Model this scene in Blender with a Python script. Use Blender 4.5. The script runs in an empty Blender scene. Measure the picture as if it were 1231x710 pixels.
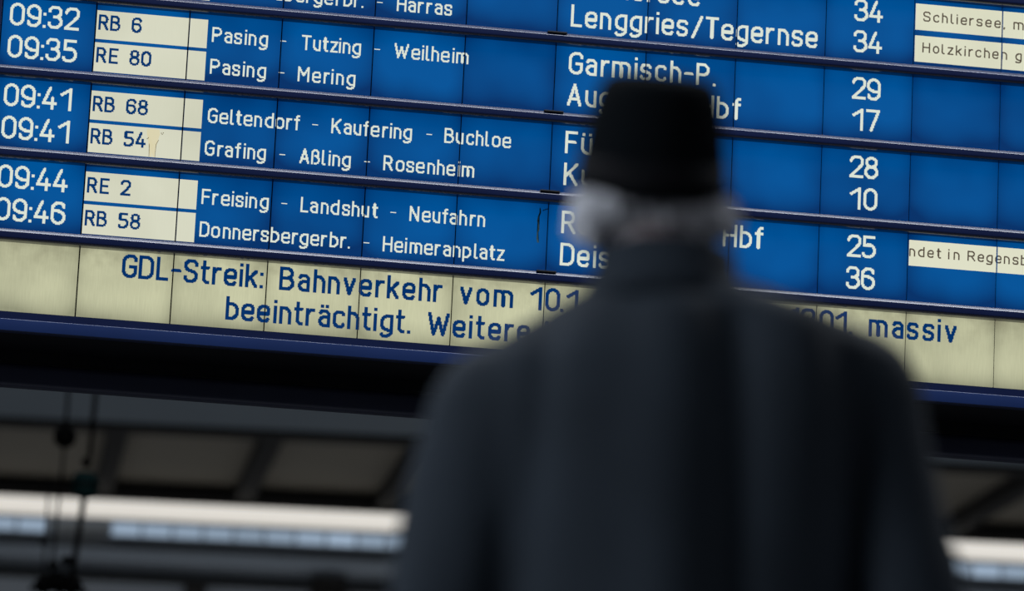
import bpy, bmesh, math, random
from mathutils import Vector, Matrix, noise
random.seed(7)
SC = bpy.context.scene
COL = SC.collection

# ------------------------------------------------------------------ camera
CAM = Vector((-0.51163, -12.00153, 0.55))
cam_d = bpy.data.cameras.new('camera'); cam = bpy.data.objects.new('camera', cam_d); COL.objects.link(cam)
r = Vector((0.98616639, -0.15887822, 0.04726058)); u = Vector((-0.07824121, -0.19481258, 0.97771487)); f = Vector((0.14613065, 0.96788727, 0.20454845))
m = Matrix((r, u, -f)).transposed().to_4x4(); m.translation = CAM
cam.matrix_world = m
cam_d.sensor_fit = 'HORIZONTAL'; cam_d.sensor_width = 36; cam_d.lens = 144.907
cam_d.clip_start = .1; cam_d.clip_end = 500
cam_d.dof.use_dof = True; cam_d.dof.focus_distance = 12.35; cam_d.dof.aperture_fstop = 2.8; cam_d.dof.aperture_blades = 0
SC.camera = cam

# ------------------------------------------------------------------ world, lights, exposure
w = bpy.data.worlds.new('overcast_sky'); SC.world = w; w.use_nodes = True
nt = w.node_tree; nt.nodes.clear()
wo = nt.nodes.new('ShaderNodeOutputWorld'); bg = nt.nodes.new('ShaderNodeBackground')
geo = nt.nodes.new('ShaderNodeNewGeometry'); sep = nt.nodes.new('ShaderNodeSeparateXYZ'); ramp = nt.nodes.new('ShaderNodeValToRGB')
tc = nt.nodes.new('ShaderNodeTexCoord')
nt.links.new(tc.outputs['Generated'], sep.inputs[0]); nt.links.new(sep.outputs['Z'], ramp.inputs[0]); nt.links.new(ramp.outputs[0], bg.inputs[0]); nt.links.new(bg.outputs[0], wo.inputs[0])
e = ramp.color_ramp.elements
e[0].position = 0.15; e[0].color = (.05, .055, .06, 1); e[1].position = 1.0; e[1].color = (.62, .72, .85, 1)
bg.inputs[1].default_value = 0.25

def area(name, loc, target, size, power, color, sy=None):
    d = bpy.data.lights.new(name, 'AREA'); d.energy = power; d.color = color; d.size = size
    if sy: d.shape = 'RECTANGLE'; d.size_y = sy
    o = bpy.data.objects.new(name, d); COL.objects.link(o); o.location = loc
    o.rotation_euler = (Vector(target) - Vector(loc)).to_track_quat('-Z', 'Y').to_euler()
    return o
area('skylight_daylight', (1.2, -3.0, 9.5), (1.2, -.6, 3.4), 13, 1500, (.9, .94, 1), 3)
pl = area('left_person_light', (-8, -9.5, 4.2), (.3, -7.2, 1.85), 3.5, 50, (.82, .9, 1), 2.5); pl.data.spread = math.radians(48)  # light from the left; unseen source added, beam narrowed onto the person
pr_ = area('right_person_fill', (7.5, -11, 3.2), (.4, -7.2, 1.6), 3, 10, (.85, .9, 1), 2); pr_.data.spread = math.radians(70)  # weak fill added from the right for the person's hair and shoulder
area('back_wall_fill', (7.3, 42.0, 2.5), (9.0, 47.5, 9.2), 40, 850, (.92, .95, 1), 2)  # added lamp below the view, brightens the back wall and ceiling
SC.view_settings.view_transform = 'Standard'; SC.view_settings.look = 'None'
SC.view_settings.exposure = 0.0; SC.view_settings.gamma = 1.0; SC.view_settings.use_curve_mapping = False

# ------------------------------------------------------------------ helpers
def s2l(c):
    return tuple((v / 255 / 12.92 if v / 255 <= .04045 else ((v / 255 + .055) / 1.055) ** 2.4) for v in c) + (1,)

def mat(name, col, rough=.5, metal=0, spec=.5, emit=None, estr=0, noise_amt=0, nscale=8, bump=0, bscale=60):
    M = bpy.data.materials.new(name); M.use_nodes = True
    t = M.node_tree; b = t.nodes['Principled BSDF']
    b.inputs['Base Color'].default_value = col if len(col) == 4 else tuple(col) + (1,)
    b.inputs['Roughness'].default_value = rough; b.inputs['Metallic'].default_value = metal
    b.inputs['Specular IOR Level'].default_value = spec
    if emit: b.inputs['Emission Color'].default_value = emit; b.inputs['Emission Strength'].default_value = estr
    if noise_amt:
        c = t.nodes.new('ShaderNodeTexCoord'); n = t.nodes.new('ShaderNodeTexNoise'); n.inputs['Scale'].default_value = nscale; n.inputs['Detail'].default_value = 5
        x = t.nodes.new('ShaderNodeMix'); x.data_type = 'RGBA'
        x.inputs[6].default_value = tuple(v * (1 - noise_amt) for v in col[:3]) + (1,); x.inputs[7].default_value = tuple(min(1, v * (1 + noise_amt)) for v in col[:3]) + (1,)
        t.links.new(c.outputs['Object'], n.inputs[0]); t.links.new(n.outputs[0], x.inputs[0]); t.links.new(x.outputs[2], b.inputs['Base Color'])
    if bump:
        c = t.nodes.new('ShaderNodeTexCoord'); n = t.nodes.new('ShaderNodeTexNoise'); n.inputs['Scale'].default_value = bscale; n.inputs['Detail'].default_value = 4
        bp = t.nodes.new('ShaderNodeBump'); bp.inputs['Strength'].default_value = bump; bp.inputs['Distance'].default_value = .01
        t.links.new(c.outputs['Object'], n.inputs[0]); t.links.new(n.outputs[0], bp.inputs['Height']); t.links.new(bp.outputs[0], b.inputs['Normal'])
    return M

def link(name, me, parent=None, loc=(0, 0, 0), rot=(0, 0, 0)):
    o = bpy.data.objects.new(name, me); COL.objects.link(o)
    o.location = loc; o.rotation_euler = rot
    if parent: o.parent = parent
    return o

def tag(o, label=None, cat=None, group=None, kind=None):
    if label: o['label'] = label
    if cat: o['category'] = cat
    if group: o['group'] = group
    if kind: o['kind'] = kind
    return o

def empty(name, loc, rz=0):
    o = bpy.data.objects.new(name, None); COL.objects.link(o); o.location = loc; o.rotation_euler = (0, 0, rz); o.empty_display_size = .1
    return o

def bm_mesh(name, bm, mt, smooth=False):
    me = bpy.data.meshes.new(name); bm.normal_update(); bm.to_mesh(me); bm.free()
    if mt: me.materials.append(mt)
    if smooth:
        for p in me.polygons: p.use_smooth = True
    return me

def box_me(name, lo, hi, mt, bev=0):
    bm = bmesh.new(); bmesh.ops.create_cube(bm, size=1)
    for v in bm.verts: v.co = Vector([(lo[i] + hi[i]) / 2 + v.co[i] * (hi[i] - lo[i]) for i in range(3)])
    if bev: bmesh.ops.bevel(bm, geom=bm.edges[:], offset=bev, segments=3, affect='EDGES', profile=.5)
    return bm_mesh(name, bm, mt)

def box(name, lo, hi, mt, parent=None, bev=0):
    return link(name, box_me(name, lo, hi, mt, bev), parent)

def profile_x(name, pts, x0, x1, mt, parent=None, rnd=None, smooth=True):
    """closed (y,z) outline swept along x"""
    bm = bmesh.new()
    a = [bm.verts.new((x0, y, z)) for y, z in pts]; b = [bm.verts.new((x1, y, z)) for y, z in pts]
    n = len(pts)
    for i in range(n): bm.faces.new((a[i], a[(i + 1) % n], b[(i + 1) % n], b[i]))
    bm.faces.new(a); bm.faces.new(b[::-1])
    bmesh.ops.recalc_face_normals(bm, faces=bm.faces)
    me = bm_mesh(name, bm, mt)
    if smooth:
        for p in me.polygons: p.use_smooth = len(p.vertices) == 4
        try: me.set_sharp_from_angle(angle=math.radians(40))
        except Exception: pass
    return link(name, me, parent)

def round_poly(pts, rad, closed=True, seg=5):
    """round polygon corners; rad float or list"""
    n = len(pts); out = []
    P = [Vector(p) for p in pts]
    for i in range(n):
        R = rad[i] if isinstance(rad, (list, tuple)) else rad
        if (not closed and i in (0, n - 1)) or R <= 0: out.append(P[i]); continue
        a, c, b = P[i - 1], P[i], P[(i + 1) % n]
        d1, d2 = (a - c), (b - c); l1, l2 = d1.length, d2.length
        if l1 < 1e-9 or l2 < 1e-9: out.append(c); continue
        d1 /= l1; d2 /= l2
        ang = d1.angle(d2)
        t = min(R / max(math.tan(ang / 2), .05), l1 / (1 if (not closed and i == 1) else 2), l2 / (1 if (not closed and i == n - 2) else 2))
        p0, p1 = c + d1 * t, c + d2 * t
        for k in range(seg + 1):
            s = k / seg
            # circular-ish via conic weight
            wgt = math.sin(ang / 2)
            den = (1 - s) ** 2 + 2 * s * (1 - s) * wgt + s * s
            out.append((p0 * (1 - s) ** 2 + c * 2 * s * (1 - s) * wgt + p1 * s * s) / den)
    return out

# ------------------------------------------------------------------ board scale
U = .28 / 96                       # one display dot
ZD = 3.16865                       # height of the lowest divider bar's top edge
H = 85.35 * U                      # height of one row
def zt(ua, y=0.):                  # true height of something that stands y behind the display plane and lines up with dot row ua
    za = ZD + ua * U
    return CAM.z + (za - CAM.z) * (y - CAM.y) / (-CAM.y)

# ------------------------------------------------------------------ materials
def screen_mat(name, centre, edge, tint=None, grain=0., dirt=0., rough=.3, estr=1., half=(.14, .125)):
    M = bpy.data.materials.new(name); M.use_nodes = True; t = M.node_tree; N = t.nodes; L = t.links
    b = N['Principled BSDF']; b.inputs['Roughness'].default_value = rough; b.inputs['Specular IOR Level'].default_value = .04
    tc = N.new('ShaderNodeTexCoord'); sp = N.new('ShaderNodeSeparateXYZ'); L.new(tc.outputs['Object'], sp.inputs[0])
    def math_(op, a, bb=None, clamp=False):
        n = N.new('ShaderNodeMath'); n.operation = op; n.use_clamp = clamp
        for i, v in enumerate((a, bb)):
            if v is None: continue
            if isinstance(v, (int, float)): n.inputs[i].default_value = v
            else: L.new(v, n.inputs[i])
        return n.outputs[0]
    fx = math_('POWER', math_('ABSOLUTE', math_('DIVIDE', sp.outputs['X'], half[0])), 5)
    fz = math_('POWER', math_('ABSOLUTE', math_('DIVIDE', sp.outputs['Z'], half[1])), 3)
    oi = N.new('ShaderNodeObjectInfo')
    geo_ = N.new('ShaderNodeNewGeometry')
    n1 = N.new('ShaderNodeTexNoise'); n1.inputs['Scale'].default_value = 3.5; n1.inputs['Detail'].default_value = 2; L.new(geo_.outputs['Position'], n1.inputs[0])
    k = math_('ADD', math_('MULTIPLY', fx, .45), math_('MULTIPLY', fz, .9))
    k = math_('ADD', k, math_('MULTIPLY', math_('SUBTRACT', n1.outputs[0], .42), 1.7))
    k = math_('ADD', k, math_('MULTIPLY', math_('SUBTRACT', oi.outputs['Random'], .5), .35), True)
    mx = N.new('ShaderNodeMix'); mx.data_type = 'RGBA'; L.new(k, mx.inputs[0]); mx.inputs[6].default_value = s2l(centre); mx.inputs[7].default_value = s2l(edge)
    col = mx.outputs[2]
    if grain:
        mp = N.new('ShaderNodeMapping'); mp.inputs['Scale'].default_value = (260, 1, 18); L.new(geo_.outputs['Position'], mp.inputs[0])
        n2 = N.new('ShaderNodeTexNoise'); n2.inputs['Scale'].default_value = 1; n2.inputs['Detail'].default_value = 3; L.new(mp.outputs[0], n2.inputs[0])
        g = math_('ADD', 1 - grain * .5, math_('MULTIPLY', n2.outputs[0], grain))
        mu = N.new('ShaderNodeMix'); mu.data_type = 'RGBA'; mu.blend_type = 'MULTIPLY'; mu.inputs[0].default_value = 1
        cb = N.new('ShaderNodeCombineColor'); [L.new(g, cb.inputs[i]) for i in range(3)]
        L.new(col, mu.inputs[6]); L.new(cb.outputs[0], mu.inputs[7]); col = mu.outputs[2]
    if dirt:
        n3 = N.new('ShaderNodeTexNoise'); n3.inputs['Scale'].default_value = 22; n3.inputs['Detail'].default_value = 6; L.new(geo_.outputs['Position'], n3.inputs[0])
        up = math_('POWER', math_('ADD', math_('DIVIDE', sp.outputs['Z'], half[1] * 2), .5, True), 3.)
        dd = math_('MULTIPLY', math_('MULTIPLY', up, math_('SUBTRACT', n3.outputs[0], .35, True)), dirt, True)
        mu = N.new('ShaderNodeMix'); mu.data_type = 'RGBA'; L.new(dd, mu.inputs[0]); L.new(col, mu.inputs[6]); mu.inputs[7].default_value = s2l((105, 100, 80)); col = mu.outputs[2]
    L.new(col, b.inputs['Emission Color']); b.inputs['Emission Strength'].default_value = estr
    b.inputs['Base Color'].default_value = (.003, .004, .006, 1)
    return M

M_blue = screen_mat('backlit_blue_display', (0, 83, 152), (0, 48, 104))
M_msg = screen_mat('backlit_cream_display', (200, 201, 166), (146, 147, 120), grain=.22, dirt=2.2)
M_field = screen_mat('backlit_cream_field', (214, 215, 193), (192, 193, 170), grain=.05, dirt=.25, half=(.6, .6))
M_note = screen_mat('backlit_pale_note', (222, 223, 198), (208, 208, 182), grain=.04, half=(.6, .6))
def ink(name, c, estr=1):
    return mat(name, (.003, .003, .003), .6, emit=s2l(c), estr=estr, spec=.03)
M_white = ink('lit_white_dots', (218, 226, 212)); M_navytxt = ink('dark_blue_dots', (0, 52, 108)); M_msgtxt = ink('blue_dots', (0, 48, 104)); M_brown = ink('brown_dots', (84, 74, 62))
M_bar = mat('navy_coated_aluminium', (.004, .009, .042), .22, spec=1.0, noise_amt=.25, nscale=6)
M_rail = mat('blue_coated_rail', (.009, .022, .085), .28, spec=.5, noise_amt=.15, nscale=5)
M_black = mat('black_housing', (.006, .007, .010), .6, spec=.25)
M_seam = mat('black_gasket', (.004, .004, .005), .8, spec=.05)
M_tube = mat('dark_navy_tube', (.030, .036, .075), .45, spec=.6, noise_amt=.2, nscale=4)

# ------------------------------------------------------------------ setting: floor and far hall
M_floor = mat('dark_granite_floor', (.04, .04, .042), .45, noise_amt=.3, nscale=3)
fl = box('floor', (-60, -40, -.3), (70, 100, 0), M_floor); tag(fl, kind='structure')

YAW = -0.14984726
BG = Matrix.Translation((CAM.x, CAM.y, 0)) @ Matrix.Rotation(YAW, 4, 'Z')
def bgbox(name, lo, hi, mt, parent=None, bev=0, skew=0):
    me = box_me(name, lo, hi, mt, bev)
    if skew:
        for v in me.vertices: v.co.x += (v.co.y - 60) * skew
    o = link(name, me, parent)
    if parent is None: o.matrix_world = BG
    return o
M_wall = mat('grey_plaster', s2l((112, 118, 124)), .8, noise_amt=.18, nscale=.7)
M_girder = mat('grey_painted_steel', s2l((112, 120, 128)), .5, noise_amt=.15, nscale=.5)
M_pale = mat('pale_grey_steel', s2l((165, 174, 180)), .6, noise_amt=.2, nscale=.4)
M_ceil = mat('brown_grey_ceiling_board', s2l((62, 57, 47)), .8, noise_amt=.2, nscale=.6)
M_joist = mat('dark_steel', s2l((20, 19, 18)), .8, spec=.1)
M_sky = mat('daylight_in_rooflight', (.5, .5, .5), .4, emit=s2l((214, 209, 200)), estr=1.0, noise_amt=.05)
M_pane = bpy.data.materials.new('daylight_in_window_glass'); M_pane.use_nodes = True
t = M_pane.node_tree; b = t.nodes['Principled BSDF']; b.inputs['Roughness'].default_value = .1; b.inputs['Base Color'].default_value = (.05, .06, .08, 1)
oi = t.nodes.new('ShaderNodeObjectInfo'); rp = t.nodes.new('ShaderNodeValToRGB'); t.links.new(oi.outputs['Random'], rp.inputs[0]); t.links.new(rp.outputs[0], b.inputs['Emission Color'])
rp.color_ramp.elements[0].color = s2l((120, 136, 152)); rp.color_ramp.elements[1].color = s2l((160, 180, 202)); b.inputs['Emission Strength'].default_value = 1
M_dark = mat('dark_grille', (.015, .014, .013), .7)

wl = bgbox('wall_back', (-26, 60, 0), (30, 60.4, 12), M_wall); tag(wl, kind='structure')
t1 = bgbox('trim_1', (-26, 59.75, 8.86), (30, 60, 8.98), M_girder); tag(t1, kind='structure')
t2 = bgbox('trim_2', (-26, 59.85, 8.52), (30, 60, 8.60), M_joist); tag(t2, kind='structure')
t3 = bgbox('trim_3', (-26, 59.5, 9.67), (30, 60, 9.86), M_joist); tag(t3, kind='structure')
gd = bgbox('trim_4', (-26, 53.4, 9.74), (30, 53.7, 10.62), M_pale); tag(gd, kind='structure')
bgbox('bottom_flange', (-26, 53.3, 9.68), (30, 53.8, 9.74), M_joist, gd)
ce = bgbox('ceiling', (-26, 53.7, 9.96), (30, 60, 10.1), M_ceil); tag(ce, kind='structure')
jm = None
for k in range(-9, 15):
    x = -3.83 + 2.06 * k
    if jm is None:
        jm = box_me('joist', (-.13, 53.8, 9.72), (.13, 60, 9.96), M_joist)
        for v in jm.vertices: v.co.x += (v.co.y - 60) * -.128
    link('joist', jm, ce, (x, 0, 0))
# clerestory rooflight: long white band, with the low windows beneath it
rl = empty('window_1', (0, 0, 0)); rl.matrix_world = BG; tag(rl, kind='structure')
bgbox('light_band', (-26, 59.6, 9.385), (30, 59.8, 9.665), M_sky, rl)
bgbox('sill_bar', (-26, 59.5, 9.36), (30, 59.8, 9.39), M_girder, rl)
def window(n, x0, x1, npan):
    wn = empty('window_%d' % n, (0, 0, 0)); wn.matrix_world = BG; tag(wn, kind='structure')
    wd = (x1 - x0) / npan
    bgbox('window_frame', (x0 - .04, 59.72, 9.15), (x1 + .04, 60, 9.175), M_girder, wn)
    pm = box_me('pane', (.02, 59.8, 9.175), (wd - .02, 59.84, 9.36), M_pane); mm = box_me('mullion', (-.014, 59.76, 9.175), (.014, 59.86, 9.36), M_girder)
    for i in range(npan):
        link('pane', pm, wn, (x0 + i * wd, 0, 0)); link('mullion', mm, wn, (x0 + i * wd, 0, 0))
    link('mullion', mm, wn, (x1, 0, 0))
window(2, -11.2, -6.62, 10); window(3, -5.7, 9.6, 34)
# ventilation grilles low on the far wall
def grille(x, z, ww, label):
    g = empty('ventilation_grille', (0, 0, 0)); g.matrix_world = BG @ Matrix.Translation((x, 59.9, z)); tag(g, label, 'grille')
    link('frame', box_me('frame', (-ww / 2, 0, -.4), (ww / 2, .1, 0), M_joist), g)
    sl = box_me('slat', (-ww / 2 + .03, -.03, -.02), (ww / 2 - .03, .02, .02), M_dark)
    for i in range(5): link('slat', sl, g, (0, 0, -.06 - i * .07))
grille(-4.42, 8.58, .3, 'small dark ventilation grille on far wall, left of the wider grille')
grille(-2.47, 8.74, .5, 'wider dark ventilation grille on far wall beside the man')

# ------------------------------------------------------------------ departure board
board = empty('departure_board', (0, 0, zt(-161, .3)))
tag(board, 'large blue station departure board listing trains above a cream message row', 'departure board')
OZ = board.location.z
def bp(o): o.location.z -= OZ; return o
X0, X1 = -96 * U, 13 * 96 * U
TOPU = 85.35 * 6
# housing
bp(box('housing', (X0 - .05, .025, zt(-105)), (X1 + .05, .34, ZD + TOPU * U + .12), M_black, board, .004))
bp(box('back_gasket', (X0, .012, zt(-86)), (X1, .025, ZD + TOPU * U), M_seam, board))
# display modules
def panel_me(name, mt):
    hw = .14 - .0022; z0, z1 = -(86.0 - 2) * U / 2, (86.0 - 2) * U / 2
    return box_me(name, (-hw, 0, z0), (hw, .012, z1), mt, .0012)
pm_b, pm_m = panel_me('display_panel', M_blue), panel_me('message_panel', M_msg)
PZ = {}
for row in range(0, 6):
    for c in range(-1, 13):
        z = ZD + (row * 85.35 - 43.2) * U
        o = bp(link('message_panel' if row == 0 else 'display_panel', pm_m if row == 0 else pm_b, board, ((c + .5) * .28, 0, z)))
# cream fields
def field(x0, x1, z0, z1, row, mt, name='label_field'):
    bm = bmesh.new(); zz = [ZD + (row * 85.35 + z) * U for z in (z0, z1)]
    cx, cz = (x0 + x1) / 2 * U, sum(zz) / 2
    hx, hz = (x1 - x0) / 2 * U, abs(zz[1] - zz[0]) / 2
    bmesh.ops.create_cube(bm, size=1)
    for v in bm.verts: v.co = Vector((v.co.x * 2 * hx, v.co.y * .0006, v.co.z * 2 * hz))
    return bp(link(name, bm_mesh(name, bm, mt), board, (cx, -.0004, cz)))
for row in (1, 2, 3, 4):
    for z0, z1 in ((-19.8, -50.2), (-53.9, -84.6)):
        field(.7, 95.3, z0, z1, row, M_field); field(96.7, 115.1, z0, z1, row, M_field)
for row, zs in ((4, ((-18.5, -47.3), (-53.6, -82.3))), (1, ((-20.2, -47.8),))):
    for z0, z1 in zs:
        for c in (9, 10, 11, 12): field(c * 96 + .7, c * 96 + 95.3, z0, z1, row, M_note, 'note_field')

# ---- dot-matrix lettering: strokes rasterised to display dots
X = .72
G = {}
def g(ch, wd, *strokes): G[ch] = (wd, strokes)
# stroke = (points, radius or list, closed) ; dots = ('dot', x, y)
g('0', .62, ([(0, 0), (1, 0), (1, 1), (0, 1)], .32, True))
g('1', .62, ([(.1, .72), (.84, 1), (.84, 0)], 0, False))
g('2', .62, ([(0, .78), (0, 1), (1, 1), (1, .62), (0, 0), (1, 0)], [0, .28, .28, .2, 0, 0], False))
g('3', .62, ([(0, .80), (0, 1), (.95, 1), (.95, .54), (.4, .54)], [0, .28, .28, .2, 0], False), ([(.4, .54), (1, .54), (1, 0), (0, 0), (0, .2)], [0, .24, .28, .28, 0], False))
g('4', .62, ([(.52, 1), (0, .24), (1, .24)], 0, False), ([(.74, .5), (.74, 0)], 0, False))
g('5', .62, ([(.92, 1), (.06, 1), (.06, .58), (1, .62), (1, 0), (0, 0), (0, .16)], [0, 0, 0, .28, .3, .26, 0], False))
g('6', .62, ([(.95, .82), (.95, 1), (0, 1), (0, 0), (1, 0), (1, .6), (0, .6)], [0, .28, .32, .3, .3, .28, .2], False))
g('7', .62, ([(0, 1), (1, 1), (.36, 0)], 0, False))
g('8', .62, ([(.06, .54), (.94, .54), (.94, 1), (.06, 1)], .24, True), ([(0, 0), (1, 0), (1, .54), (0, .54)], .27, True))
g('9', .62, ([(.05, .18), (.05, 0), (1, 0), (1, 1), (0, 1), (0, .4), (1, .4)], [0, .28, .32, .3, .3, .28, .2], False))
g(':', .125, ('dot', 0, .0), ('dot', 0, .62)); g('.', .125, ('dot', 0, 0)); g(',', .16, ('dot', .5, 0), ([(.5, 0), (0, -.14)], 0, False))
g('-', .42, ([(0, .46), (1, .46)], 0, False)); g('~', .37, ('thin', 0, .5)); g('/', .5, ([(0, -.06), (1, 1)], 0, False))
g('A', .64, ([(0, 0), (.5, 1), (1, 0)], 0, False), ([(.2, .28), (.8, .28)], 0, False))
g('B', .62, ([(0, .54), (0, 1), (.92, 1), (.92, .54), (0, .54)], [0, 0, .22, .22, 0], False), ([(0, .54), (1, .54), (1, 0), (0, 0), (0, .54)], [0, .24, .26, 0, 0], False))
g('D', .64, ([(0, 0), (0, 1), (1, 1), (1, 0)], [0, 0, .32, .32], True))
g('E', .56, ([(1, 1), (0, 1), (0, 0), (1, 0)], 0, False), ([(0, .53), (.88, .53)], 0, False))
g('F', .54, ([(1, 1), (0, 1), (0, 0)], 0, False), ([(0, .52), (.88, .52)], 0, False))
g('G', .62, ([(1, .82), (1, 1), (0, 1), (0, 0), (1, 0), (1, .48), (.55, .48)], [0, .3, .32, .32, .2, 0, 0], False))
g('H', .62, ([(0, 0), (0, 1)], 0, False), ([(1, 0), (1, 1)], 0, False), ([(0, .52), (1, .52)], 0, False))
g('I', .125, ([(0, 0), (0, 1)], 0, False))
g('K', .62, ([(0, 0), (0, 1)], 0, False), ([(1, 1), (0, .36)], 0, False), ([(.32, .6), (1, 0)], 0, False))
g('L', .48, ([(0, 1), (0, 0), (1, 0)], 0, False))
g('M', .74, ([(0, 0), (0, 1), (.5, .42), (1, 1), (1, 0)], 0, False))
g('N', .64, ([(0, 0), (0, 1), (1, 0), (1, 1)], 0, False))
g('P', .60, ([(0, 0), (0, 1), (1, 1), (1, .46), (0, .46)], [0, 0, .26, .26, 0], False))
g('R', .62, ([(0, 0), (0, 1), (.94, 1), (.94, .48), (0, .48)], [0, 0, .26, .26, 0], False), ([(.5, .48), (1, 0)], 0, False))
g('S', .60, ([(1, .82), (1, 1), (0, 1), (0, .58), (1, .44), (1, 0), (0, 0), (0, .18)], [0, .28, .28, .2, .2, .28, .28, 0], False))
g('T', .60, ([(0, 1), (1, 1)], 0, False), ([(.5, 1), (.5, 0)], 0, False))
g('W', .92, ([(0, 1), (.25, 0), (.5, .8), (.75, 0), (1, 1)], 0, False))
AA = (([(.06, .62), (.06, X), (1, X), (1, 0)], [0, .16, .22, 0], False), ([(1, .42), (0, .42), (0, 0), (1, .02)], [0, .18, .18, 0], False))
g('a', .52, *AA); g('ä', .52, *AA, ('dot', .18, .93), ('dot', .82, .93))
g('b', .54, ([(0, 0), (0, 1)], 0, False), ([(0, X), (1, X), (1, 0), (0, 0)], [0, .26, .26, 0], False))
g('c', .50, ([(1, .6), (1, X), (0, X), (0, 0), (1, 0), (1, .12)], [0, .2, .26, .26, .2, 0], False))
g('d', .54, ([(1, 0), (1, 1)], 0, False), ([(1, X), (0, X), (0, 0), (1, 0)], [0, .26, .26, 0], False))
g('e', .54, ([(0, .36), (1, .36), (1, X), (0, X), (0, 0), (.95, 0), (.95, .1)], [0, 0, .26, .26, .26, .2, 0], False))
g('f', .36, ([(1, 1), (.42, 1), (.42, 0)], [0, .2, 0], False), ([(0, X), (1, X)], 0, False))
g('g', .54, ([(1, X), (0, X), (0, .02), (1, .02)], [0, .26, .26, 0], False), ([(1, X), (1, -.27), (.02, -.27), (.02, -.2)], [0, .22, .2, 0], False))
g('h', .50, ([(0, 0), (0, 1)], 0, False), ([(0, X), (1, X), (1, 0)], [0, .25, 0], False))
g('i', .125, ([(0, 0), (0, X)], 0, False), ('dot', 0, 1))
g('k', .50, ([(0, 0), (0, 1)], 0, False), ([(1, X), (0, .24)], 0, False), ([(.36, .44), (1, 0)], 0, False))
g('l', .26, ([(0, 1), (0, 0), (1, 0)], [0, .16, 0], False))
g('m', .84, ([(0, 0), (0, X)], 0, False), ([(0, X), (.5, X), (.5, 0)], [0, .2, 0], False), ([(.5, X), (1, X), (1, 0)], [0, .2, 0], False))
g('n', .50, ([(0, 0), (0, X)], 0, False), ([(0, X), (1, X), (1, 0)], [0, .25, 0], False))
g('o', .54, ([(0, 0), (1, 0), (1, X), (0, X)], .27, True))
g('p', .54, ([(0, -.27), (0, X)], 0, False), ([(0, X), (1, X), (1, 0), (0, 0)], [0, .26, .26, 0], False))
g('r', .36, ([(0, 0), (0, X)], 0, False), ([(0, .5), (.5, X), (1, X)], .1, False))
g('s', .50, ([(1, .6), (1, X), (0, X), (0, .4), (1, .33), (1, 0), (0, 0), (0, .12)], [0, .2, .2, .14, .14, .2, .2, 0], False))
g('t', .38, ([(.36, 1), (.36, 0), (1, 0)], [0, .16, 0], False), ([(0, X), (.95, X)], 0, False))
UU = (([(0, X), (0, 0), (1, 0)], [0, .25, 0], False), ([(1, X), (1, 0)], 0, False))
g('u', .50, *UU); g('ü', .50, *UU, ('dot', .15, .95), ('dot', .85, .95))
g('v', .50, ([(0, X), (.5, 0), (1, X)], 0, False))
g('z', .48, ([(0, X), (1, X), (0, 0), (1, 0)], 0, False))
g('ß', .58, ([(0, 0), (0, 1), (.9, 1), (.9, .56), (.4, .56)], [0, .28, .28, .2, 0], False), ([(.4, .56), (1, .56), (1, 0), (.35, 0)], [0, .24, .26, 0], False))

_ras = {}
def raster(ch, cap, st, ws=1.0):
    """-> (width in dots, list of (x0, x1, y) runs)"""
    key = (ch, cap, st, ws)
    if key in _ras: return _ras[key]
    wd, strokes = G[ch]
    W = max(math.ceil(st), round(wd * cap * ws)); r = st / 2
    def mp(x, y): return (r + x * (W - st), r + y * (cap - st))
    segs, dots, thin = [], [], []
    for s in strokes:
        if s[0] == 'dot': dots.append(mp(s[1], s[2])); continue
        if s[0] == 'thin': thin.append(1); continue
        pts, rad, closed = s
        pts = [mp(*p) for p in pts]
        rad = [q * cap for q in rad] if isinstance(rad, list) else rad * cap
        P = round_poly([(p[0], p[1], 0) for p in pts], rad, closed)
        for i in range(len(P) - (0 if closed else 1)):
            a, b2 = P[i], P[(i + 1) % len(P)]; segs.append((a.x, a.y, b2.x, b2.y))
    runs = []
    for yy in range(-int(cap * .35) - 1, cap + 3):
        cy = yy + .5; row = []
        for xx in range(0, W):
            cx = xx + .5; on = False
            for ax, ay, bx, by in segs:
                dx, dy = bx - ax, by - ay; l2 = dx * dx + dy * dy
                tt = 0 if l2 < 1e-9 else max(0, min(1, ((cx - ax) * dx + (cy - ay) * dy) / l2))
                if (cx - ax - dx * tt) ** 2 + (cy - ay - dy * tt) ** 2 < (r * 1.04 + .02) ** 2: on = True; break
            if not on:
                for ax, ay in dots:
                    if abs(cx - ax) < r + .01 and abs(cy - ay) < r + .01: on = True
            if thin and yy == round(cap * .42): on = True
            row.append(on)
        x = 0
        while x < W:
            if row[x]:
                x2 = x
                while x2 < W and row[x2]: x2 += 1
                runs.append((x, x2, yy)); x = x2
            else: x += 1
    _ras[key] = (W, runs); return _ras[key]

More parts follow.
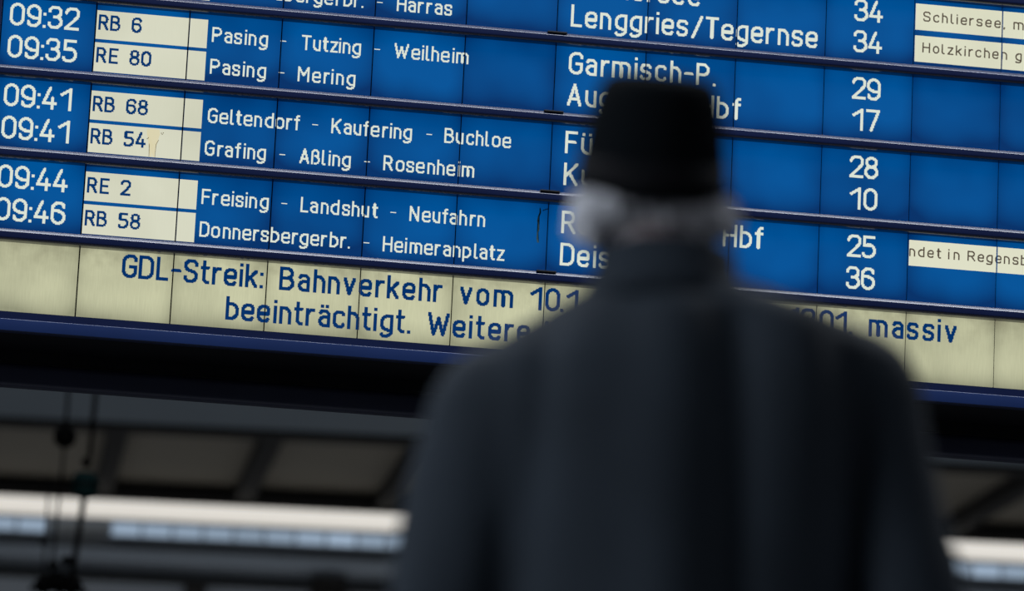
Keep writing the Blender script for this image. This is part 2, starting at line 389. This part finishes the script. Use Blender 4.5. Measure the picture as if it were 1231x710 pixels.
def lettering(words, row, base, cap, st, mt, grow=0., ws=1.0, ds=1.0):
    """words: (text, left dot, right dot or None); one mesh for one line of writing"""
    for w_ in words:
        V, F = [], []; xs_lo = w_[1]
        txt, xl, xr = w_
        gl = [raster(c, cap, st, ws) if c != ' ' else (round(cap * .35), []) for c in txt]
        gl = [(q[0] * ds, [(a * ds, b2 * ds, yy) for a, b2, yy in q[1]]) for q in gl]; tot = sum(q[0] for q in gl); n = len(gl)
        gap = (xr - xl - tot) / (n - 1) if (xr is not None and n > 1) else cap * ds * .11
        x = xl
        for W, runs in gl:
            rx = round(x / ds) * ds
            for a, b2, yy in runs:
                parts = [(rx + a, rx + b2)]
                for k in range(int((rx + a) // 96), int((rx + b2) // 96) + 2):     # leave the gap between modules free
                    q = []
                    for s0, s1 in parts:
                        lo, hi = k * 96 - .62, k * 96 + .62
                        if s1 <= lo or s0 >= hi: q.append((s0, s1))
                        else:
                            if s0 < lo: q.append((s0, lo))
                            if s1 > hi: q.append((hi, s1))
                    parts = q
                for s0, s1 in parts:
                    s0 -= grow; s1 += grow
                    i = len(V); z0 = (base + yy * ds - grow) * U; z1 = (base + (yy + 1) * ds + grow) * U
                    V += [((s0 - xs_lo) * U, 0, z0), ((s1 - xs_lo) * U, 0, z0), ((s1 - xs_lo) * U, 0, z1), ((s0 - xs_lo) * U, 0, z1)]
                    F.append((i, i + 1, i + 2, i + 3))
            x += W + gap
        me = bpy.data.meshes.new('lettering'); me.from_pydata(V, [], F); me.materials.append(mt)
        bp(link('lettering', me, board, (xs_lo * U, -.0010, ZD + row * 85.35 * U)))

B1, B2 = -43.6, -77.7
# train times, platforms, destinations (large lettering)
for row, a, b2 in ((3, '09:32', '09:35'), (2, '09:41', '09:41'), (1, '09:44', '09:46'), (4, '09:20', '09:28')):
    for base, tx in ((B1, a), (B2, b2)):
        lettering([(tx, -88, -16.5)], row, base, 24, 3, M_white)
for row, a, b2 in ((4, '34', '34'), (3, '29', '17'), (2, '28', '10'), (1, '25', '36')):
    for base, tx in ((B1, a), (B2, b2)): lettering([(tx, 798, 829.5)], row, base, 24, 3, M_white)
lettering([('Schliersee', 494, 630.7)], 4, B1, 24, 3, M_white)
lettering([('Lenggries/Tegernse', 494, 759)], 4, B2, 24, 3, M_white)
lettering([('Garmisch-P.', 494, 651)], 3, B1, 24, 3, M_white)
lettering([('Augsburg', 494, 619), ('Hbf', 635, 678.5)], 3, B2, 24, 3, M_white)
lettering([('Füssen', 494, 588)], 2, B1, 24, 3, M_white)
lettering([('Kufstein', 494, 604)], 2, B2, 24, 3, M_white)
lettering([('Regensburg', 494, 648), ('Hbf', 665, 708)], 1, B1, 24, 3, M_white)
lettering([('Deisenhofen', 494, 655)], 1, B2, 24, 3, M_white)
# line labels on cream fields
for row, base, a, b2, wd in ((3, -40.3, 'RB', '6', 10), (3, -75, 'RE', '80', 22), (2, -41.3, 'RB', '68', 22), (2, -75.4, 'RB', '54', 22), (1, -41.6, 'RE', '2', 10), (1, -76, 'RB', '58', 22), (4, -41, 'RB', '55', 22), (4, -75, 'RB', '56', 22)):
    lettering([(a, 3, 25), (b2, 37, 37 + wd if len(b2) > 1 else None)], row, base, 16, 2, M_navytxt, .22)
# stops on the way (small lettering)
S1, S2 = -43.5, -77.8
via = [
 (4, S2, [('Donnersbergerbr.', 120, 275), ('~', 289, None), ('Harras', 309.5, 368)]),
 (3, S1 + .6, [('Pasing', 120.4, 178), ('~', 191, None), ('Tutzing', 213, 275), ('~', 289, None), ('Weilheim', 310.4, 387.7)]),
 (3, S2 + 1, [('Pasing', 120.4, 178), ('~', 191, None), ('Mering', 211, 271)]),
 (2, S1, [('Geltendorf', 120.8, 216), ('~', 229, None), ('Kaufering', 249.3, 333.5), ('~', 347.5, None), ('Buchloe', 367, 437)]),
 (2, S2 - .2, [('Grafing', 120.5, 183.3), ('~', 197, None), ('Aßling', 217.6, 271.4), ('~', 285, None), ('Rosenheim', 305.2, 400)]),
 (1, S1 - .4, [('Freising', 120.3, 188.6), ('~', 202.4, None), ('Landshut', 222, 301.7), ('~', 315.2, None), ('Neufahrn', 335.4, 413.8)]),
 (1, S2 - .3, [('Donnersbergerbr.', 120.3, 274.8), ('~', 289, None), ('Heimeranplatz', 308.7, 436.5)])]
for row, base, ws in via: lettering(ws, row, base, 16, 2, M_white)
# notes on the right
lettering([('Schliersee,', 873, 963), ('m', 972, 986)], 4, -37.6, 22, 3, M_brown, .0, 1.22, .5)
lettering([('Holzkirchen', 873, 966), ('g', 975, 982)], 4, -71.8, 22, 3, M_brown, .0, 1.22, .5)
lettering([('ndet', 864.8, 899.7), ('in', 907.2, 919.4), ('Regensburg', 928, 1019)], 1, -37.8, 22, 3, M_brown, .0, 1.22, .5)
# message row
lettering([('GDL-Streik:', 43.5, 188), ('Bahnverkehr', 205, 373.5), ('vom', 391.5, 446.7), ('10.1', 464, 517), ('bis', 600, 632), ('12.01.', 735.6, 806), ('massiv', 824, 918)], 0, -41.4, 24, 3, M_msgtxt, .25)
lettering([('beeinträchtigt.', 152, 342), ('Weitere', 360, 465.5), ('Infos', 482, 545)], 0, -76.6, 24, 3, M_msgtxt, .25)

# divider bars between the rows
for row in range(0, 7):
    top = (row * 85.35) * U + ZD
    y0 = -.036
    a_top = CAM.z + (top - CAM.z) * (y0 + .004 - CAM.y) / (-CAM.y)
    bot = top - 14.2 * U
    pts = round_poly([(.006, a_top), (y0 + .0065, a_top), (y0, a_top - .0098), (y0, bot), (.006, bot)], [0, .003, .003, .010, 0], True, 8)
    bp(profile_x('divider_bar', [(p[0], p[1]) for p in [Vector((q[0], q[1])) for q in pts]], X0 - .02, X1 + .02, M_bar, board))
    if row < 6:
        xj = 5 * .28 - .004
        bp(box('joint_clip', (xj - .030, y0 - .0015, a_top - .0028), (xj + .030, -.004, a_top + .0022), M_black, board, .0008))
# bottom rail in two steps, dark recess and rear tube
def zc(ua, y): return zt(ua, y)
bp(profile_x('bottom_rail', [(.02, zc(-85.6, -.004)), (-.004, zc(-85.6, -.004)), (-.004, zc(-95, -.004)), (.02, zc(-95, 0))], X0 - .02, X1 + .02, M_bar, board, smooth=False))
q = round_poly([(.02, zc(-93, -.012)), (-.012, zc(-93, -.012)), (-.012, zc(-105.6, -.012)), (.02, zc(-105.6, -.012))], [0, .0022, .003, 0], True, 5)
lr = bp(profile_x('lower_rail', [(p.x, p.y) for p in q], X0 - .02, X1 + .02, M_rail, board))
q = round_poly([(.36, zc(-137, .30)), (.30, zc(-137, .30)), (.30, zc(-161, .30)), (.36, zc(-161, .30))], [0, .022, .012, .012], True, 8)
bp(profile_x('rear_tube', [(p.x, p.y) for p in q], X0 - .06, X1 + .06, M_tube, board))
bp(box('rear_flange', (X0 - .05, .31, zc(-137, .33)), (X1 + .05, .36, zt(-95)), M_black, board))
bp(box('end_post', (X0 - .09, -.04, zt(-105)), (X0 - .002, .05, ZD + TOPU * U + .12), M_bar, board, .004))
bp(box('end_post', (X1 + .002, -.04, zt(-105)), (X1 + .09, .05, ZD + TOPU * U + .12), M_bar, board, .004))
bp(box('header_panel', (X0 - .05, -.03, ZD + TOPU * U + .002), (X1 + .05, .03, ZD + TOPU * U + .35), M_rail, board, .004))
# dried drips
M_drip = mat('dried_yellow_drip', (.02, .02, .01), .5, emit=s2l((212, 204, 168)), estr=1, noise_amt=.3, nscale=60)
M_drip2 = mat('dried_green_streak', s2l((20, 62, 72)), .7, noise_amt=.4, nscale=80)
M_drip3 = mat('brown_specks', s2l((120, 104, 70)), .8)
def streak(name, outline, mt, yoff=-.0014):
    bm = bmesh.new(); vs = [bm.verts.new((x * U, 0, z * U)) for x, z in outline]; bm.faces.new(vs)
    bmesh.ops.triangulate(bm, faces=bm.faces); bmesh.ops.recalc_face_normals(bm, faces=bm.faces)
    return bp(link(name, bm_mesh(name, bm, mt), board, (0, yoff, ZD)))
zrow = 2 * 85.35
streak('drip_stain', [(59.4, zrow - 55), (60, zrow - 62), (63.5, zrow - 68), (64.4, zrow - 84.5), (66.2, zrow - 84.5), (66, zrow - 70), (67, zrow - 69.5), (67.6, zrow - 84.5), (69.2, zrow - 84.5), (69.6, zrow - 71), (72, zrow - 65), (73.2, zrow - 60), (72.4, zrow - 55)], M_drip)
streak('drip_edge', [(69.3, zrow - 84.5), (69.7, zrow - 84.5), (70.2, zrow - 71), (72.4, zrow - 66.5), (72, zrow - 66), (69.6, zrow - 71)], M_drip3, -.0016)
streak('drip_edge', [(63.2, zrow - 84.5), (63.7, zrow - 84.5), (63.4, zrow - 72), (62.6, zrow - 70), (62.8, zrow - 74)], M_drip3, -.0016)
for sx, sz in ((74, -59), (75, -60), (60, -66), (61, -65), (76, -58.5)):
    streak('fleck', [(sx, zrow + sz), (sx + .9, zrow + sz - .4), (sx + 1.1, zrow + sz + .7), (sx + .2, zrow + sz + .9)], M_drip3, -.0018)
pts = []; zr = 85.35
for i in range(9): pts.append((469.5 + .5 * math.sin(i * 1.7) + (1.2 if i < 2 else 0), zr - 19 - i * 4.6))
streak('drip_stain', [(p[0] - .5 - .2 * (k % 2), p[1]) for k, p in enumerate(pts)] + [(p[0] + .6 + .3 * (k % 3), p[1]) for k, p in list(enumerate(pts))[::-1]], M_drip2)
for (sx, sz) in ((476, -20), (478, -19.4), (474, -21)): streak('fleck', [(sx, zr + sz - 1), (sx + 1.6, zr + sz), (sx + 1.2, zr + sz + .8), (sx - .4, zr + sz)], M_drip2, -.0016)

# hanging rods carry the board from a girder overhead
girder_z = 6.3
sg = box('trim_5', (-6, .02, girder_z), (9, .32, girder_z + .3), M_joist); tag(sg, kind='structure')
for x in (.3, 1.5, 2.7, 3.4):
    bm = bmesh.new(); bmesh.ops.create_cone(bm, cap_ends=True, segments=16, radius1=.02, radius2=.02, depth=girder_z - (ZD + TOPU * U + .1))
    o = link('hanging_rod', bm_mesh('hanging_rod', bm, M_joist), board, (x, .17, (girder_z + ZD + TOPU * U + .1) / 2)); bp(o)

# ------------------------------------------------------------------ overhead wires with pulleys, far left
M_wire = mat('dark_wire', (.005, .005, .005), .8, spec=.05); M_teal = mat('teal_insulator', (.004, .022, .022), .6, spec=.1); M_iron = mat('black_iron', (.003, .003, .003), .8, spec=.05)
def lathe(name, prof, mt, seg=24, smooth=True):
    bm = bmesh.new(); rings = []
    for rr, z in prof:
        rings.append([bm.verts.new((rr * math.cos(2 * math.pi * k / seg), rr * math.sin(2 * math.pi * k / seg), z)) for k in range(seg)])
    for a, b2 in zip(rings, rings[1:]):
        for k in range(seg): bm.faces.new((a[k], a[(k + 1) % seg], b2[(k + 1) % seg], b2[k]))
    bm.faces.new(rings[0][::-1]); bm.faces.new(rings[-1])
    bmesh.ops.recalc_face_normals(bm, faces=bm.faces)
    return bm_mesh(name, bm, mt, smooth)
def cyl(name, a, b2, rr, mt, parent=None, seg=12):
    a, b2 = Vector(a), Vector(b2); d = b2 - a
    me = lathe(name, [(rr, 0), (rr, d.length)], mt, seg)
    o = link(name, me, parent); o.location = a; o.rotation_euler = d.to_track_quat('Z', 'Y').to_euler(); return o
def ball(name, c, rr, mt, parent, sq=1.0):
    prof = [(max(.002, rr * math.sin(math.pi * k / 12)), -rr * sq * math.cos(math.pi * k / 12)) for k in range(13)]
    return link(name, lathe(name, prof, mt), parent, c)
cg = box('trim_6', (-6, 17.9, 8.6), (9, 18.3, 9.0), M_joist); tag(cg, kind='structure')
tg = empty('tensioning_gear', (0, 0, 0)); tag(tg, 'dark hanging wires with a black ball, a round teal insulator and pulleys below', 'wires')
wa = empty('wire_run', (.76, 18.14, 4.7)); wa.parent = tg
cyl('wire', (.02, 0, 3.9), (0, 0, .9), .013, M_wire, wa); ball('ball', (0, 0, .892), .085, M_iron, wa); cyl('wire', (0, 0, .84), (-.03, 0, -.2), .010, M_wire, wa)
wb = empty('wire_run', (.93, 18.12, 4.35)); wb.parent = tg
cyl('wire', (.10, 0, 4.25), (.02, 0, 1.10), .018, M_wire, wb)
ball('clamp', (.0, 0, 1.06), .035, M_iron, wb, 1.2)
it = link('insulator', lathe('shell', [(.02, -.10), (.07, -.09), (.095, -.05), (.10, 0), (.095, .05), (.07, .09), (.02, .10)], M_teal), wb, (0, 0, .89))['label'] = 'round teal insulator'
link('groove', lathe('groove', [(.104, -.012), (.104, .012)], M_iron), wb, (0, 0, .89))
cyl('wire', (0, 0, .80), (-.06, 0, .02), .022, M_wire, wb)
ft = empty('pulley_cluster', (.80, 18.14, 4.38)); ft.parent = tg
for i, (dx, dz, rr) in enumerate(((-.12, .10, .075), (-.02, .14, .09), (.10, .11, .07), (-.06, .26, .04), (.04, .30, .045), (-.14, .42, .03))):
    ball('pulley_wheel', (dx, 0.0, dz), rr, M_iron, ft, .8)
cyl('axle', (-.22, 0, .08), (.2, 0, .08), .02, M_iron, ft); cyl('tension_wire', (0, 0, .1), (0, 0, -4.38), .02, M_wire, ft)
cyl('tension_wire', (-.13, 0, .1), (-.13, 0, .9), .008, M_wire, ft)

# ------------------------------------------------------------------ the person
def loft(bm, rings, n=28, cap=True):
    """rings: (centre, axis_x half, axis_y half, tangent-normal frame optional)"""
    RR = []
    for c, ax, ay in rings:
        c, ax, ay = Vector(c), Vector(ax), Vector(ay)
        RR.append([bm.verts.new(c + ax * math.cos(2 * math.pi * k / n) + ay * math.sin(2 * math.pi * k / n)) for k in range(n)])
    for a, b2 in zip(RR, RR[1:]):
        for k in range(n): bm.faces.new((a[k], a[(k + 1) % n], b2[(k + 1) % n], b2[k]))
    if cap: bm.faces.new(RR[0][::-1]); bm.faces.new(RR[-1])
def limb(bm, pts, n=14, flat=1.0, sub=4):
    """smooth tapered tube with round ends through (x,y,z,r)"""
    P = [Vector(p[:3]) for p in pts]; Rr = [p[3] for p in pts]
    Q = []
    for i in range(len(P) - 1):
        p0 = P[max(0, i - 1)]; p1 = P[i]; p2 = P[i + 1]; p3 = P[min(len(P) - 1, i + 2)]
        for s in range(sub):
            t_ = s / sub
            c = .5 * ((2 * p1) + (p2 - p0) * t_ + (2 * p0 - 5 * p1 + 4 * p2 - p3) * t_ ** 2 + (3 * p1 - p0 - 3 * p2 + p3) * t_ ** 3)
            Q.append((c, Rr[i] * (1 - t_) + Rr[i + 1] * t_))
    Q.append((P[-1], Rr[-1]))
    d0 = (Q[1][0] - Q[0][0]).normalized(); d1 = (Q[-1][0] - Q[-2][0]).normalized()
    full = [(Q[0][0] - d0 * Q[0][1] * s, Q[0][1] * math.sqrt(max(0.002, 1 - s * s))) for s in (.98, .8, .45)] + Q + [(Q[-1][0] + d1 * Q[-1][1] * s, Q[-1][1] * math.sqrt(max(0.002, 1 - s * s))) for s in (.45, .8, .98)]
    rings = []; ref = None
    for i, (c, rr) in enumerate(full):
        d = (full[min(i + 1, len(full) - 1)][0] - full[max(0, i - 1)][0]).normalized()
        if ref is None: ref = Vector((1, 0, 0)) if abs(d.x) < .8 else Vector((0, 1, 0))
        ax = (ref - d * ref.dot(d)).normalized(); ay = d.cross(ax); ref = ax
        rings.append((c, ax * rr, ay * rr * flat))
    loft(bm, rings, n)
def ell(bm, c, rx, ry, rz, tilt=0):
    n = 14; rings = []
    Rm = Matrix.Rotation(tilt, 3, 'X')
    for i in range(1, n):
        a = math.pi * i / n
        rings.append((Vector(c) + Rm @ Vector((0, 0, -rz * math.cos(a))), Rm @ Vector((rx * math.sin(a), 0, 0)), Rm @ Vector((0, ry * math.sin(a), 0))))
    loft(bm, rings, 24)
def remesh(name, bm, voxel, mt, parent, smooth_it=6, disp=None):
    bmesh.ops.recalc_face_normals(bm, faces=bm.faces)
    me = bm_mesh(name + '_src', bm, mt); o = bpy.data.objects.new(name + '_src', me); COL.objects.link(o)
    md = o.modifiers.new('r', 'REMESH'); md.mode = 'VOXEL'; md.voxel_size = voxel
    if smooth_it:
        sm = o.modifiers.new('s', 'SMOOTH'); sm.iterations = smooth_it; sm.factor = .6
    dg = bpy.context.evaluated_depsgraph_get(); ev = o.evaluated_get(dg)
    out = bpy.data.meshes.new_from_object(ev); out.name = name
    bpy.data.objects.remove(o); bpy.data.meshes.remove(me)
    if disp:
        nrm = [v.normal.copy() for v in out.vertices]
        for v, nn in zip(out.vertices, nrm): v.co += nn * disp(v.co)
    for p in out.polygons: p.use_smooth = True
    if not out.materials: out.materials.append(mt)
    return link(name, out, parent)

PX = BG @ Matrix.Translation((.20, 4.8, 0))
man = empty('person', (0, 0, 0)); man.matrix_world = PX
tag(man, 'person in dark overcoat and dark narrow-brimmed hat seen from behind, reading the board', 'person')
M_skin = mat('weathered_skin', (.17, .12, .115), .6, noise_amt=.15, nscale=30)
M_coat = mat('dark_navy_wool', (.016, .022, .030), .85, spec=.2, noise_amt=.25, nscale=9, bump=.15, bscale=300)
M_hat = mat('black_felt', (.004, .005, .006), .9, spec=.02, noise_amt=.2, nscale=20)
M_band = mat('black_hat_ribbon', (.003, .003, .004), .8, spec=.1)
M_hair = mat('grey_hair', (.50, .50, .53), .8, noise_amt=.25, nscale=60, bump=.6, bscale=200)
M_trs = mat('charcoal_trousers', (.012, .012, .014), .85); M_shoe = mat('black_leather', (.008, .008, .008), .35)
hx, hy = -.040, .015
bm = bmesh.new()
# head tilted slightly back, neck, torso
ell(bm, (hx, hy, 1.715), .074, .094, .100, .15)
ell(bm, (hx, hy + .045, 1.648), .056, .056, .066, .15)                     # jaw and chin
limb(bm, [(hx, hy + .092, 1.700, .009), (hx, hy + .108, 1.678, .011), (hx, hy + .106, 1.667, .012)])      # nose
ell(bm, (hx, hy + .080, 1.710), .046, .015, .008)                          # brow
ell(bm, (hx, hy + .097, 1.645), .024, .010, .005); ell(bm, (hx, hy + .095, 1.634), .021, .011, .006)      # lips
for s in (-1, 1):
    ell(bm, (hx + s * .079, hy - .002, 1.702), .009, .019, .032, .15)       # ears
    ell(bm, (hx + s * .042, hy + .066, 1.668), .020, .018, .018)
limb(bm, [(hx, .000, 1.66, .056), (hx + .01, -.012, 1.58, .057), (hx + .02, -.02, 1.50, .075)])
def torso(bm, grow=0.0):
    R_ = [(1.535, -.015, .115, .075, -.01), (1.49, -.005, .180, .095, -.01), (1.42, -.003, .205, .115, -.005), (1.30, 0, .190, .120, 0), (1.15, 0, .165, .110, 0), (1.02, 0, .165, .110, 0), (.92, 0, .178, .118, 0), (.84, 0, .165, .11, 0)]
    loft(bm, [((cx, cy, z), (hw + grow, 0, 0), (0, hd + grow, 0)) for z, cx, hw, hd, cy in R_], 32)
torso(bm)
arms = {-1: [(-.195, 0, 1.435), (-.255, -.02, 1.13), (-.255, .09, .89)], 1: [(.200, 0, 1.45), (.280, -.02, 1.14), (.285, .09, .90)]}
for s, (a, b2, c) in arms.items():
    limb(bm, [a + (.060,), ((a[0] + b2[0]) / 2, (a[1] + b2[1]) / 2, (a[2] + b2[2]) / 2, .050), b2 + (.042,), ((b2[0] + c[0]) / 2, (b2[1] + c[1]) / 2, (b2[2] + c[2]) / 2, .038), c + (.027,)])
    cx, cy, cz = c
    limb(bm, [(cx, cy, cz, .026), (cx, cy + .018, cz - .045, .034), (cx, cy + .025, cz - .085, .036)], flat=.9)          # palm
    for k, (off, ln) in enumerate(((-.030, .070), (-.010, .080), (.010, .075), (.029, .058))):
        y0 = cy + .025 - off; z0 = cz - .095
        limb(bm, [(cx, y0, z0 + .02, .0095), (cx - s * .004, y0 + .002, z0 - ln * .45, .009), (cx - s * .014, y0 + .003, z0 - ln * .8, .008), (cx - s * .026, y0 + .003, z0 - ln, .0072)], n=10)
    limb(bm, [(cx, cy + .035, cz - .035, .013), (cx - s * .012, cy + .066, cz - .062, .011), (cx - s * .018, cy + .074, cz - .095, .009)], n=10)  # thumb
for s in (-1, 1):
    limb(bm, [(s * .09, 0, .88, .092), (s * .10, .005, .68, .075), (s * .105, .01, .49, .055), (s * .108, -.01, .34, .056), (s * .11, -.02, .10, .036), (s * .11, -.01, .07, .036)])
    limb(bm, [(s * .11, -.03, .06, .034), (s * .118, .06, .05, .036), (s * .125, .15, .045, .030)])
body = remesh('body', bm, .0055, M_skin, man, 4)
M_eye = mat('eye_white', (.7, .7, .68), .2); M_iris = mat('dark_iris', (.03, .02, .015), .2)
for s in (-1, 1):
    ey = ball('eyeball', (hx + s * .030, hy + .0755, 1.695), .0105, M_eye, man)
    ball('iris', (0, .0078, .001), .0040, M_iris, ey)

# overcoat: torso, sleeves and skirt grown into one surface
bm = bmesh.new()
R_ = [(1.595, -.016, .072, .066, -.008), (1.574, -.010, .088, .078, -.010), (1.557, .010, .130, .092, -.012), (1.538, .027, .187, .108, -.014), (1.506, .025, .230, .122, -.015), (1.464, .011, .256, .134, -.015), (1.41, .002, .262, .142, -.012),
      (1.33, 0, .250, .150, -.005), (1.20, .004, .238, .150, 0), (1.08, .006, .230, .148, 0), (.95, .006, .245, .158, 0), (.75, .005, .265, .175, 0), (.50, .004, .285, .190, 0), (.46, .004, .285, .190, 0)]
loft(bm, [((cx, cy, z), (hw, 0, 0), (0, hd, 0)) for z, cx, hw, hd, cy in R_], 48)
limb(bm, [(-.205, -.005, 1.405, .092), (-.232, -.012, 1.28, .084), (-.256, -.02, 1.13, .074), (-.262, .04, 1.0, .064), (-.256, .085, .90, .056)])
limb(bm, [(.206, -.005, 1.448, .090), (.238, -.012, 1.30, .082), (.282, -.02, 1.14, .074), (.288, .04, 1.0, .064), (.286, .085, .91, .056)])
def fold(co):
    x, y, z = co
    a = noise.noise(Vector((x * 7 + 3, y * 5, z * 2.2))) * .009 + noise.noise(Vector((x * 16, y * 12, z * 5 + 9))) * .004
    back = min(1, max(0, -y * 10)) * (1 if z < 1.52 else max(0, 1 - (z - 1.52) * 25))
    xc = x - .045 - (1.35 - z) * .02
    a += (.012 * math.exp(-((xc + .055) / .040) ** 2) - .020 * math.exp(-((xc - .020) / .028) ** 2) + .008 * math.exp(-((xc - .10) / .04) ** 2)) * back
    a += (-.010 * math.exp(-((x + .17 + (1.3 - z) * .05) / .022) ** 2) - .010 * math.exp(-((x - .205 - (1.3 - z) * .1) / .022) ** 2)) * back
    if z > 1.56: a *= .3
    return a
coat = remesh('overcoat', bm, .010, M_coat, man, 8, fold)
# upturned collar
bm = bmesh.new(); n = 40; rows = []
for (z, ro, ri) in ((1.535, .112, .100), (1.565, .096, .084), (1.590, .085, .075), (1.606, .084, .077)):
    rows.append((z, ro, ri))
pr = [(ro, z) for z, ro, ri in rows] + [(ri, z) for z, ro, ri in rows[::-1]]
rings = [[bm.verts.new((-.019 + rr * .98 * math.sin(a), -.008 - rr * .92 * math.cos(a), z + .012 * math.cos(a))) for rr, z in pr] for a in [math.radians(-150 + 300 * k / (n - 1)) for k in range(n)]]
for a, b2 in zip(rings, rings[1:]):
    for k in range(len(pr)): bm.faces.new((a[k], a[(k + 1) % len(pr)], b2[(k + 1) % len(pr)], b2[k]))
bm.faces.new(rings[0]); bm.faces.new(rings[-1][::-1]); bmesh.ops.recalc_face_normals(bm, faces=bm.faces)
link('collar', bm_mesh('collar', bm, M_coat, True), coat)
for cx_, cy_, cz_ in ((-.256, .090, .888), (.286, .090, .898)):
    cf = lathe('cuff', [(.048, -.024), (.060, -.024), (.064, -.020), (.064, .022), (.058, .028)], M_coat, 32); link('cuff', cf, coat, (cx_, cy_, cz_), (.25, 0, 0))
# hair: grey ring below the hat with loose tufts at the ears
bm = bmesh.new()
for k in range(15):
    a = math.radians(-112 + 224 * k / 14); side = min(1, abs(math.sin(a)) * 1.25)
    x, y = hx + .076 * math.sin(a), hy + .004 - .084 * math.cos(a)
    limb(bm, [(x * .99, y, 1.682, .014 + .005 * side), (x, y, 1.662, .012 + .008 * side), (hx + (x - hx) * .88, hy + (y - hy) * .9, 1.636 + .008 * (1 - side), .011 + .004 * side)], n=10, sub=2)
for (dx, dy, dz, rr) in ((-.074, -.040, 1.658, .021), (-.082, -.018, 1.660, .016), (-.072, -.030, 1.628, .015), (-.064, -.060, 1.652, .022), (-.084, -.024, 1.640, .017), (-.045, -.074, 1.656, .018), (.084, -.014, 1.662, .022), (.094, -.004, 1.654, .018), (.074, -.040, 1.650, .020)):
    ell(bm, (hx + dx, hy + dy, dz), rr, rr, rr * 1.15)
def tuft(co): return noise.noise(Vector(co) * 90) * .004 + noise.noise(Vector(co) * 35) * .004
hair = remesh('hair', bm, .0035, M_hair, man, 2, tuft)
# hat
hat = empty('hat', (hx, hy + .002, 1.686)); hat.parent = man; hat.rotation_euler = (.30, math.radians(2), 0)
n = 56; bm = bmesh.new(); prof = [(.092, .000), (.092, .014), (.090, .045), (.085, .082), (.079, .112), (.073, .131), (.063, .143), (.046, .147), (.022, .139), (.004, .135)]
rings = [[bm.verts.new((rr * .98 * math.cos(2 * math.pi * k / n), rr * 1.16 * math.sin(2 * math.pi * k / n), z)) for k in range(n)] for rr, z in prof]
for a, b2 in zip(rings, rings[1:]):
    for k in range(n): bm.faces.new((a[k], a[(k + 1) % n], b2[(k + 1) % n], b2[k]))
bm.faces.new(rings[-1]); bmesh.ops.recalc_face_normals(bm, faces=bm.faces)
link('crown', bm_mesh('crown', bm, M_hat, True), hat)
bm = bmesh.new(); pr = [(.090, .008), (.100, .003), (.111, .004), (.112, .007), (.100, .008), (.091, .013)]
rings = [[bm.verts.new(((rr) * .90 * math.cos(2 * math.pi * k / n), rr * 1.06 * math.sin(2 * math.pi * k / n), z + (.012 if rr > .105 else .004) * abs(math.cos(2 * math.pi * k / n)) ** 2)) for k in range(n)] for rr, z in pr]
rings.append(rings[0])
for a, b2 in zip(rings, rings[1:]):
    for k in range(n): bm.faces.new((a[k], a[(k + 1) % n], b2[(k + 1) % n], b2[k]))
bmesh.ops.recalc_face_normals(bm, faces=bm.faces); link('brim', bm_mesh('brim', bm, M_hat, True), hat)
bm = bmesh.new(); pr = [(.0925, .012), (.0935, .014), (.0915, .044), (.0905, .044)]
rings = [[bm.verts.new((rr * .98 * math.cos(2 * math.pi * k / n), rr * 1.16 * math.sin(2 * math.pi * k / n), z)) for k in range(n)] for rr, z in pr]
for a, b2 in zip(rings, rings[1:]):
    for k in range(n): bm.faces.new((a[k], a[(k + 1) % n], b2[(k + 1) % n], b2[k]))
link('hat_band', bm_mesh('hat_band', bm, M_band, True), hat)
# trousers and shoes
bm = bmesh.new()
for s in (-1, 1): limb(bm, [(s * .09, 0, .86, .105), (s * .105, 0, .55, .088), (s * .11, -.01, .30, .078), (s * .112, -.012, .12, .070)])
loft(bm, [((0, 0, z), (.17 + .0, 0, 0), (0, .125, 0)) for z in (.80, .88, .98, 1.03)], 28)
remesh('trousers', bm, .010, M_trs, man, 4)
for s in (-1, 1):
    bm = bmesh.new(); limb(bm, [(s * .11, -.045, .050, .046), (s * .117, .05, .048, .046), (s * .126, .16, .040, .040), (s * .13, .20, .036, .032)]); ell(bm, (s * .112, -.02, .09), .045, .055, .04)
    sh = remesh('shoe', bm, .007, M_shoe, man, 3)
    for v in sh.data.vertices: v.co.z = max(v.co.z, .012)
    sm = box_me('sole', (s * .118 - .044, -.095, .0), (s * .118 + .05, .235, .016), M_black, .005); link('sole', sm, sh)
